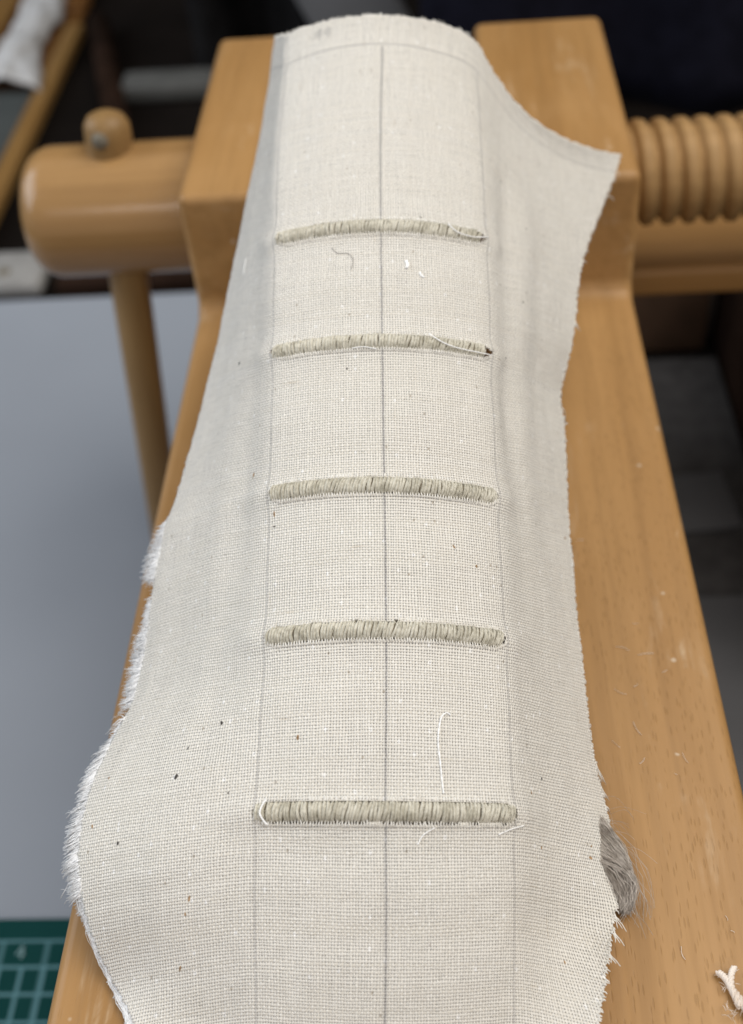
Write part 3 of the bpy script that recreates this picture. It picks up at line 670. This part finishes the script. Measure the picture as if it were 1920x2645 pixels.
# cut warp ends lying on the cords along every slit
items = []
for k, bv in enumerate(BAND_V):
    u_ = -SLIT_U[k] + .5
    while u_ < SLIT_U[k] - .5:
        for lo in (1, 0):
            if not lo and random.random() < .35: continue
            e = math.sqrt(max(0, min(1, (SLIT_U[k] - abs(u_)) / 3.0)))
            vv_ = bv + (1 if lo else -1) * SLIT_V[k] * e
            p0, n0 = surf_at(u_ + rnd(-.08, .08), vv_ + (.7 if lo else -.6), .05)
            p1, n1 = surf_at(u_ + rnd(-.12, .12), vv_, .06 if lo else -.05)
            ll = rnd(.35, 1.0) if lo else rnd(.1, .4)
            p2, _ = surf_at(u_ + rnd(-.22, .22), vv_ - (ll if lo else -ll), -.15 + rnd(-.1, .1))
            items.append(([p0, p1, p2], rnd(.00016, .00025)))
        u_ += PITCH * rnd(.92, 1.08)
fringe("slit_edge_threads", M_FRINGE, items, 5)
# straw flecks caught in the weave
def fleck_mesh(name, mat, specs):
    V_, F_ = [], []
    for u_, v_, a, b, ang in specs:
        p, n = surf_at(u_, v_, .03)
        q, _ = surf_at(u_, v_ + 1.0, .03)
        ty = (q - p).normalized(); tx = ty.cross(n).normalized()
        dx = tx * math.cos(ang) + ty * math.sin(ang); dy = -tx * math.sin(ang) + ty * math.cos(ang)
        base = len(V_); m_ = 7
        for s in range(m_):
            t_ = 2 * math.pi * s / m_; r_ = rnd(.7, 1.15)
            V_.append(p + dx * (a * r_ * math.cos(t_) / 1000) + dy * (b * r_ * math.sin(t_) / 1000))
        V_.append(p + n * .00018)
        for s in range(m_): F_.append((base + s, base + (s + 1) % m_, base + m_))
    o = mesh_obj(name, V_, F_, mat, cloth); tag(o, kind="stuff")
fleck_mesh("straw_fleck", M_FLECK, [(-27.7, 159, .45, .2, .1), (-39.5, 204, .32, .62, .3), (-49.4, 214.5, .42, .65, -.4), (-35.8, 219.5, .22, .3, 0), (-47.7, 208.5, .2, .45, -.4), (-9, 119.5, .2, .4, 0), (38.9, 50, .3, .45, 0), (44.7, 94, .2, .4, .2), (41.6, 215.5, .25, .35, 0), (10.5, 76, .25, .5, 0), (-46.8, 112.5, .25, .7, -.4), (-63.1, 226.5, .35, .5, .2), (48, 66, .2, .4, 0), (37, 112, .2, .35, .1)])
fleck_mesh("straw_fleck", M_BROWNFLECK, [(-71.4, 222, .35, .5, .3), (-35.3, 144.5, .3, .8, -.2), (66.9, 155.5, .3, .6, 0), (58.6, 227.5, .3, .3, 0), (16.5, 165, .25, .55, .6), (39.2, 230, .25, .35, .2), (-47.2, 253.5, .25, .8, -.3), (57.2, 230, .55, .45, 0), (-27.7, 156, .25, .9, 0), (22.1, 169, .3, .4, 0), (-44, 240, .25, .7, -.2), (-45, 243, .2, .5, 0), (36, 219, .2, .5, .1), (45, 252, .2, .5, 0), (-20, 209, .3, .8, 0), (-70, 212, .3, .4, 0)])

# ------------------------------------------------------------------ book
S0 = np.array([surf_at(0, 8)[0], surf_at(0, 262)[0]])
book = empty("book", tuple(surf_at(0, 262)[0]))
tag(book, "sewn book clamped spine up in the press, raised cords showing through linen slits", "book")
# text block: rounded spine just under the cloth, leaves running down into the press
vs = np.arange(6, 276, 3.0); us = np.linspace(-26.5, 26.5, 29)
V_, F_ = [], []
down = None
a_, b_ = surf_at(0, 40)[0], surf_at(0, 200)[0]
sd = (a_ - b_).normalized(); down = Vector((0, -sd.z, sd.y)); down = -down if down.z > 0 else down
down = Vector((0, down.y, down.z)).normalized()
for v_ in vs:
    ring = []
    for u_ in us:
        p, n = surf_at(u_, v_, 0)
        # undo the riding-up over the cords so that the spine itself is even
        rel = sum(.9 * math.exp(-((v_ - bv) / 3.2)**2) for bv in BAND_V)
        ring.append(p - n * ((1.15 + .35 * rel) / 1000))
    depth = .075
    pl, pr2 = ring[0], ring[-1]
    full = [pl + down * depth] + [pl + down * .02] + ring + [pr2 + down * .02] + [pr2 + down * depth]
    V_ += full
m_ = len(us) + 4
for i in range(len(vs) - 1):
    for j in range(m_):
        j2 = (j + 1) % m_
        F_.append((i * m_ + j, i * m_ + j2, (i + 1) * m_ + j2, (i + 1) * m_ + j))
F_ += [tuple(range(m_)), tuple((len(vs) - 1) * m_ + j for j in range(m_))[::-1]]
mesh_obj("text_block", V_, F_, M_PAPER, book)

CR = 2.35                                                   # cord radius incl. thread, mm
for k, bv in enumerate(BAND_V):
    def cp(u_):
        p, n = surf_at(u_, bv, -1.55)
        q, _ = surf_at(u_ + .6, bv, -1.55); q2, _ = surf_at(u_ - .6, bv, -1.55)
        tx = (q - q2).normalized()
        n = (n - tx * n.dot(tx)).normalized()
        return p, n, tx, n.cross(tx)
    end = SLIT_U[k] - .35
    endr = end - (1.0, 1.7, .2, .4, .2)[k]           # the cord stops short of the slit on the right
    t = Tubes()
    uu = np.linspace(-end + .3, endr - .3, 40)
    t.add([cp(u_)[0] for u_ in uu], [(CR - .40) / 1000 * min(1, .45 + min(u_ + end, endr - u_) / 2.2) for u_ in uu], 14)
    cord = t.build("raised_cord", M_CORD, book)
    t = Tubes()
    u_ = -end
    rr_ = random.Random(100 + k)
    lean = 0
    while u_ < endr:
        lean = .8 * lean + .055 + rr_.uniform(-.14, .14)
        tilt = lean + rr_.uniform(-.12, .12)
        rad = CR * (1 + rr_.uniform(-.04, .04)) - .36
        endf = min(1, (min(u_ + end, endr - u_)) / 1.5 + .45)
        bow = rr_.uniform(-.4, .4)
        wid = rr_.uniform(.60, .84)
        for ply in range(4):
            q = (ply - 1.5) / 1.5
            pts = []
            for a in np.linspace(-1.9, 1.9, 15):
                uo = u_ + tilt * math.sin(a) * CR * .55 + bow * math.cos(a * 1.5) * .5 + q * wid * .33 + .05 * math.sin(a * 4 + ply * 2 + u_ * 7)
                p, n, tx, b = cp(max(-end, min(endr, uo)))
                r_ = rad * endf + .24 * (1 - q * q) + .04 * math.sin(a * 6 + ply * 3.1 + u_ * 3)
                pts.append(p + n * (r_ * math.cos(a) / 1000) + b * (r_ * .98 * math.sin(a) / 1000))
            t.add(pts, rr_.uniform(.15, .20) / 1000, 5, cap=False)
        u_ += wid * rr_.uniform(1.0, 1.17)
    # stray fibres standing off the wrapping
    for z in range(60):
        u0 = rr_.uniform(-end, endr); a0 = rr_.uniform(-.9, .9); da = rr_.uniform(-1, 1); du = rr_.uniform(-1.6, 1.6)
        pts = []
        for s in (0, .25, .5, .75, 1):
            p, n, tx, b = cp(max(-end, min(endr, u0 + du * s)))
            a = a0 + da * s; r_ = CR + .02 + .25 * math.sin(s * 3.1)
            pts.append(p + n * (r_ * math.cos(a) / 1000) + b * (r_ * math.sin(a) / 1000))
        t.add(pts, .000045, 3, cap=False)
    o = t.build("thread_wrapping", M_SEW, cord); tag(o, kind="stuff")

# ------------------------------------------------------------------ bits of thread lying about
def strand(name, label, uvpts, r, mat, lift=.18, group=None, cat="thread", plies=2):
    P = [np.array(p, float) for p in uvpts]
    xs_ = np.arange(len(P)); fine = np.linspace(0, len(P) - 1, 8 * len(P))
    A_ = crom(np.array(P), xs_.astype(float), fine)
    t = Tubes()
    for q in range(plies):
        pts = []
        for i, (a, b) in enumerate(A_):
            w_ = r * 600 * math.sin(i * 1.1 + q * math.pi)
            p, n = surf_at(a + (w_ if plies > 1 else 0), b, lift + (r * 400 * math.cos(i * 1.1 + q * math.pi) if plies > 1 else 0))
            pts.append(p)
        t.add(pts, r * (.75 if plies > 1 else 1), 6)
    o = t.build(name, mat)
    tag(o, label, cat, group)
    return o
G_ = "snippets of thread on the linen"
M_SNIP = thread_mat("white_snippet", (.86, .86, .85), (.96, .96, .95))
strand("loose_thread", "long white thread standing on the lowest cord and hooked at its top", [(14.6, 204.3), (13.6, 203.9), (12.3, 205.4), (11.7, 210), (12.3, 215.5), (12.8, 220.4)], .00016, M_SNIP, .25, G_)
strand("loose_thread", "short bent white thread below the lowest cord, right of the centre line", [(7.0, 230.3), (8.3, 228.4), (10.8, 227)], .00013, M_SNIP, .2, G_)
strand("loose_thread", "short white thread under the right end of the lowest cord", [(25.2, 228.3), (28, 227.2), (31.6, 226.2)], .00015, M_SNIP, .2, G_)
strand("loose_thread", "white thread wound across the left end of the lowest cord", [(-26.4, 221.8), (-27.2, 223), (-27.6, 224.4), (-26.8, 225.8), (-26.0, 226.6)], .00018, M_SNIP, 1.1, G_)
strand("loose_thread", "white thread along the lower right edge of the topmost cord", [(17.5, 78.2), (20, 80.2), (24.2, 80.6), (28.3, 79.6)], .00016, M_SNIP, .9, G_)
strand("loose_thread", "white thread slanting over the right half of the second cord from the top", [(11.5, 110.6), (15.5, 113), (21.1, 113.9), (28.3, 113.9)], .00016, M_SNIP, .9, G_)
strand("loose_thread", "tiny white thread under the left half of the second cord from the top", [(-7.5, 114.6), (-4.6, 114.4), (-1.5, 115)], .00014, M_SNIP, .3, G_)
strand("loose_thread", "thin pale thread on the left slope of the linen below the topmost cord", [(-50.2, 82), (-50.9, 84), (-51.3, 86.5)], .00016, M_SNIP, .2, G_)
strand("lint_speck", "larger white lint speck below the topmost cord", [(6.5, 89.2), (6.9, 90.4), (6.6, 91.4)], .00035, M_SNIP, .2, "lint below the topmost cord", "lint")
strand("lint_speck", "smaller white lint speck right of the larger one", [(10, 92.5), (10.4, 93.3), (11, 93.8)], .00025, M_SNIP, .2, "lint below the topmost cord", "lint")
strand("stray_hair", "fine grey curled hair lying below the topmost cord", [(-13, 84.6), (-11.5, 86.2), (-8.8, 86.6), (-7.4, 88.4), (-7.8, 91.8)], .00006, M_HAIR, .15, None, "hair", 1)

# fluffy flax fibres poking out from under the right edge
rt = random.Random(5)
t = Tubes()
def hank(n, spread, r0, r1, wild):
    for k in range(n):
        s = rt.random()
        a = Vector((.0405, -.2165 - .016 * s, .0012 + .0055 * rt.random()))
        w_ = rt.gauss(0, 1) * spread
        tip = Vector((.0462 + .0025 * rt.random() + (wild * rt.uniform(-1, 5) if wild else 0), -.2395 - .0045 * s * rt.random() - (wild * rt.uniform(-2, 5) if wild else 0), .0015 + .002 * rt.random()))
        bulge = Vector((.0532 + .003 * (s - .6) + w_, -.2295 - .007 * s + w_, .004 + .0045 * rt.random()))
        if rt.random() < .45: bulge.x -= .009 * rt.random()
        pts = [a * (1 - q)**2 + bulge * (2 * q * (1 - q)) * 1.0 + tip * q * q for q in np.linspace(0, 1, 9)]
        pts = [p + Vector((.0003 * math.sin(q * 2.2 + k), .0003 * math.cos(q * 1.7 + k * 2), 0)) for q, p in enumerate(pts)]
        pts = [Vector((p.x, p.y, max(p.z, .0003))) for p in pts]
        t.add(pts, rt.uniform(r0, r1), 3, cap=False)
hank(1900, .0007, .00004, .00010, 0)
hank(45, .0022, .00003, .00005, .0012)
for k in range(16):
    a = Vector((.046 + rt.uniform(-.002, .004), -.214 - .02 * rt.random(), .002)); d = Vector((rt.uniform(.2, 1), rt.uniform(-1, .3), 0)).normalized()
    ln = rt.uniform(.003, .011)
    pts = [a + d * ln * s + Vector((-d.y, d.x, 0)) * ln * .25 * math.sin(s * 3 + k) + Vector((0, 0, .002 * math.sin(s * 3.1))) for s in np.linspace(0, 1, 7)]
    t.add(pts, .00003, 3, cap=False)
o = t.build("flax_tuft", M_TUFT)
tag(o, "grey brown tuft of flax fibre sticking out under the right edge of the linen", "fibre tuft")

# twisted scrap of thread on the right cheek
t = Tubes()
def twist(pts, r):
    P = crom(np.array(pts, float), np.arange(len(pts)).astype(float), np.linspace(0, len(pts) - 1, 10 * len(pts)))
    for q in range(3):
        out = []
        for i, p in enumerate(P):
            a = i * .55 + q * 2.094
            out.append(Vector((p[0] + r * .6 * math.cos(a), p[1] + r * .25 * math.sin(a), p[2] + r * .6 * math.sin(a))))
        t.add(out, r * .68, 6)
twist([(.0655, -.2563, .0012), (.0666, -.2577, .0016), (.0675, -.2600, .0016), (.0686, -.2640, .0014)], .00062)
twist([(.0689, -.2556, .0018), (.0680, -.2572, .0020), (.0676, -.2600, .0018), (.0690, -.2625, .0016), (.0705, -.2680, .0012)], .00060)
for k in range(40):
    a = Vector((.0655 + rt.random() * .004, -.2565 - rt.random() * .010, .0015)); d = Vector((rt.uniform(-1, 1), rt.uniform(-1, 1), .2)).normalized()
    t.add([a, a + d * .0008, a + d * .0015 + Vector((0, 0, -.0006))], .00006, 3)
M_SCRAP = thread_mat("cream_thread_scrap", (.66, .56, .47), (.82, .74, .66))
o = t.build("thread_scrap", M_SCRAP); tag(o, "twisted cream thread scrap lying on the right cheek at the lower right corner", "thread scrap")
# a few pale crumbs and fibres on the cheek
t = Tubes()
for (x_, y_, dx, dy) in ((.0525, -.180, .0030, -.0018), (.0575, -.1795, .0012, .0010), (.0500, -.196, .0018, -.0022), (.0560, -.203, .0014, .0016), (.0695, -.243, .0003, -.0012), (.0700, -.2465, .0008, -.0005), (.0640, -.206, .0006, -.0003), (.060, -.158, .0016, -.0002), (.0655, -.175, .0013, .0007), (.0478, -.126, .0022, -.0001), (.0545, -.166, .0034, -.0016), (.0600, -.1690, .0042, .0004), (.0560, -.1905, .0016, -.0040), (.0668, -.2000, .0010, -.0030), (.0588, -.2500, .0004, -.0030)):
    a = Vector((x_, y_, .0003)); b = a + Vector((dx, dy, 0))
    kb = rt.uniform(-.10, .10); t.add([a + (b - a) * q + Vector((dy, -dx, 0)) * kb * math.sin(q * 3.14) * (1 + q) for q in (0, .2, .4, .6, .8, 1)], rt.uniform(.00004, .00007), 4)
o = t.build("lint_crumbs", M_SCRAP); tag(o, "pale lint crumbs and short fibres scattered on the right cheek", kind="stuff")

# ------------------------------------------------------------------ things on the bench
brd = bm_obj("white_board", box_bm((-.62, -.30, BENCH_Z + .0003), (-.03, .2805, BENCH_Z + .0012), .0002, 1), M_BOARD)
tag(brd, "large smooth bluish white board lying on the bench left of the press", "board")

MATROW = -.0092
MX, MY = -.1565, -.1505
matm = None
def cutting_mat():
    t = NT("green_cutting_mat"); co = t.coord()
    s = t.node('ShaderNodeSeparateXYZ'); t.l.new(co, s.inputs[0])
    def grid(x, off, period, w):
        a = t.math('ABSOLUTE', t.math('SUBTRACT', t.math('FRACT', t.math('ADD', t.math('DIVIDE', t.math('SUBTRACT', x, off), period), .5)), .5))
        return t.math('SUBTRACT', 1, t.sstep(a, w * .6 / period, w * 1.0 / period))
    X_, Y_ = s.outputs[0], s.outputs[1]
    row2 = t.math('LESS_THAN', Y_, MATROW - .0102); row1 = t.math('LESS_THAN', Y_, MATROW + .0004)
    g = t.math('MULTIPLY', grid(X_, 0, .0088, .0010), row2)
    g = t.math('MAXIMUM', g, t.math('MULTIPLY', grid(X_, .0082, .0176, .0013), t.math('MULTIPLY', row1, .6)))
    g = t.math('MAXIMUM', g, t.math('MULTIPLY', grid(Y_, MATROW, .0105, .0008), row1))
    f = t.noise(co, 60, 3)
    c = t.mix(f, (.0030, .038, .036), (.0045, .047, .044))
    c = t.mix(t.math('MULTIPLY', g, .8), c, (.12, .25, .28))
    t.base(c); t.set(Roughness=.8); t.bsdf.inputs['Specular IOR Level'].default_value = .1
    return t.m
bm = box_bm((-.35, -.30, 0), (.30, 0, .002), .0004, 1)
cm_ = bm_obj("cutting_mat", bm, cutting_mat()); cm_.location = (MX, MY, BENCH_Z + .0013)
tag(cm_, "green cutting mat with a pale printed grid and figures, at the lower left corner", "cutting mat")
t = Tubes()
zt = BENCH_Z + .0034
for seg in ([(.0006, .0026), (-.0016, -.0008), (.0018, -.0008)], [(.0008, .0020), (.0006, -.0026)]):
    t.add([Vector((MX - .0018 + a, MY - .0138 + b, zt)) for a, b in seg], .0004, 5)
o = t.build("printed_figure", plain("mat_print", (.22, .36, .38), .6), cm_)

# grey cards and dark cloth to the right of the press
bm = box_bm((.082, -.30, BENCH_Z + .0003), (.165, .190, BENCH_Z + .0015), .0003, 1)
o = bm_obj("charcoal_cloth", bm, M_DARKCARD); tag(o, "charcoal cloth lying flat on the bench right of the press", "cloth")
bm = box_bm((.086, .046, BENCH_Z + .0017), (.152, .086, BENCH_Z + .0050), .0008, 2)
bmesh.ops.rotate(bm, verts=bm.verts[:], cent=(.11, .066, 0), matrix=Matrix.Rotation(.10, 3, "Z"))
o = bm_obj("grey_card", bm, M_CARD); tag(o, "mid grey card on charcoal cloth, farther of the two beside the cheek", "card", "grey cards right of the press")
bm = box_bm((.080, -.20, BENCH_Z + .0017), (.150, .005, BENCH_Z + .0050), .0008, 2)
o = bm_obj("grey_card", bm, M_CARD); tag(o, "mid grey card on charcoal cloth, nearer of the two beside the cheek", "card", "grey cards right of the press")
bm = box_bm((.166, -.05, BENCH_Z + .0002), (.33, .215, -.055), .004)
o = bm_obj("brown_box", bm, M_BROWN); tag(o, "dark brown wooden box standing at the far right behind the cheek, blurred", "box")
bm = box_bm((.082, .197, BENCH_Z + .0002), (.160, .235, -.075), .003)
o = bm_obj("brown_batten", bm, plain("brown_batten_wood", (.10, .060, .038), .6, .3, 30)); tag(o, "dull brown wooden batten standing below the screw, right of the press", "batten")

# things behind: tray with rag, cloths, strips
tray = empty("wooden_tray", (-.40, .55, BENCH_Z + .0005))
tag(tray, "blurred orange brown wooden tray with pale rails at the upper left", "tray")
bm_obj("base", box_bm((-.60, .36, BENCH_Z + .0005), (-.312, .775, BENCH_Z + .007), .001), M_TRAY, tray)
bm_obj("rail", box_bm((-.3185, .33, BENCH_Z + .0005), (-.3035, .70, BENCH_Z + .012), .002), M_TRAYPALE, tray)
bm_obj("rail", box_bm((-.400, .58, BENCH_Z + .0072), (-.376, .80, BENCH_Z + .016), .002), M_TRAYPALE, tray)
bm_obj("end_board", box_bm((-.3755, .735, BENCH_Z + .0072), (-.3125, .790, BENCH_Z + .012), .002), M_TRAY, tray)
bm_obj("inset_panel", box_bm((-.44, .38, BENCH_Z + .0072), (-.3195, .575, BENCH_Z + .010), .001), plain("grey_panel", (.050, .057, .057), .7), tray)
# crumpled rag in the tray
def rag():
    n1, n2 = 26, 36; V_, F_ = [], []
    for i in range(n2):
        s = i / (n2 - 1)
        y = .565 + .20 * s
        wd = np.interp(s, [0, .12, .45, .75, 1], [.034, .030, .016, .021, .018]); xc = np.interp(s, [0, .4, .75, 1], [-.345, -.348, -.346, -.350])
        for j in range(n1):
            q = j / (n1 - 1) * 2 - 1
            z = -.169 + .014 * math.sqrt(max(0, 1 - q * q)) + .006 * noise.noise(Vector((q * 2.2, s * 7, 3))) 
            V_.append((xc + q * wd + .003 * noise.noise(Vector((s * 9, q, 1))), y, z))
    for i in range(n2 - 1):
        for j in range(n1 - 1):
            a = i * n1 + j; F_.append((a, a + 1, a + n1 + 1, a + n1))
    o = mesh_obj("white_rag", V_, F_, M_RAG)
    m = o.modifiers.new("thickness", 'SOLIDIFY'); m.thickness = .003
    tag(o, "crumpled white rag lying in the wooden tray, blurred", "rag")
rag()

def hanging(name, label, cat, x0, x1, y, z0, z1, mat, folds, seed, lean=0.0):
    n1, n2 = 70, 24; V_, F_ = [], []
    for i in range(n2):
        s = i / (n2 - 1)
        for j in range(n1):
            q = j / (n1 - 1); x = x0 + (x1 - x0) * q
            V_.append((x, y + lean * s + .018 * math.sin(q * folds * 6.28 + seed + .6 * s) + .012 * noise.noise(Vector((q * 6, s * 2, seed))), z0 + (z1 - z0) * s))
    for i in range(n2 - 1):
        for j in range(n1 - 1):
            a = i * n1 + j; F_.append((a, a + 1, a + n1 + 1, a + n1))
    o = mesh_obj(name, V_, F_, mat)
    m = o.modifiers.new("thickness", 'SOLIDIFY'); m.thickness = .004
    return tag(o, label, cat)
hanging("navy_cloth", "very dark navy cloth hanging behind the right block of the press", "cloth", .0, .75, .50, BENCH_Z + .001, .42, M_NAVY, 5, 2)
hanging("black_cloth", "black cloth hanging behind the left block of the press", "cloth", -.185, -.02, .60, BENCH_Z + .001, .42, M_BLACK, 2, 4)
bm = box_bm((-.034, -.010, 0), (.034, .010, .30), .003)
bmesh.ops.rotate(bm, verts=bm.verts[:], cent=(0, 0, 0), matrix=Matrix.Rotation(math.radians(-24), 3, 'Y'))
gs = bm_obj("grey_strip", bm, M_GREY); gs.location = (-.028, .555, -.165)
tag(gs, "grey painted strip leaning behind the linen at the top, out of focus", "strip")
bm = box_bm((-.245, .555, BENCH_Z + .0003), (-.155, .585, -.164), .004)
o = bm_obj("grey_bar", bm, plain("grey_bar_paint", (.085, .085, .08), .6)); tag(o, "short dim grey bar lying crosswise between the tray and the black cloth", "bar")
t = Tubes(); t.add([Vector((-.232, .48, BENCH_Z + .011)), Vector((-.290, .70, BENCH_Z + .011))], .010, 12)
o = t.build("brown_stick", M_BROWN); tag(o, "dim brown stick lying between the tray and the press", "stick")
bm = box_bm((-.30, .283, BENCH_Z + .0003), (-.250, .325, BENCH_Z + .012), .004)
br = bm_obj("pale_bracket", bm, plain("pale_plastic", (.24, .235, .225), .6)); tag(br, "pale bracket with a dark hole at the far edge of the white board", "bracket")
t = Tubes(); t.add([Vector((-.277, .298, BENCH_Z + .011)), Vector((-.277, .298, BENCH_Z + .0126))], .0045, 16)
t.build("hole", M_DARKHOLE, br)
bm = box_bm((-.240, .283, BENCH_Z + .0003), (-.150, .300, BENCH_Z + .010), .001)
o = bm_obj("brown_lath", bm, M_BROWN); tag(o, "thin brown lath along the far edge of the white board", "lath")
hanging("dark_backdrop", "black hanging at the very back of the workshop", "backdrop", -1.3, 1.3, .92, BENCH_Z + .001, 1.0, M_BLACK, 7, 9)
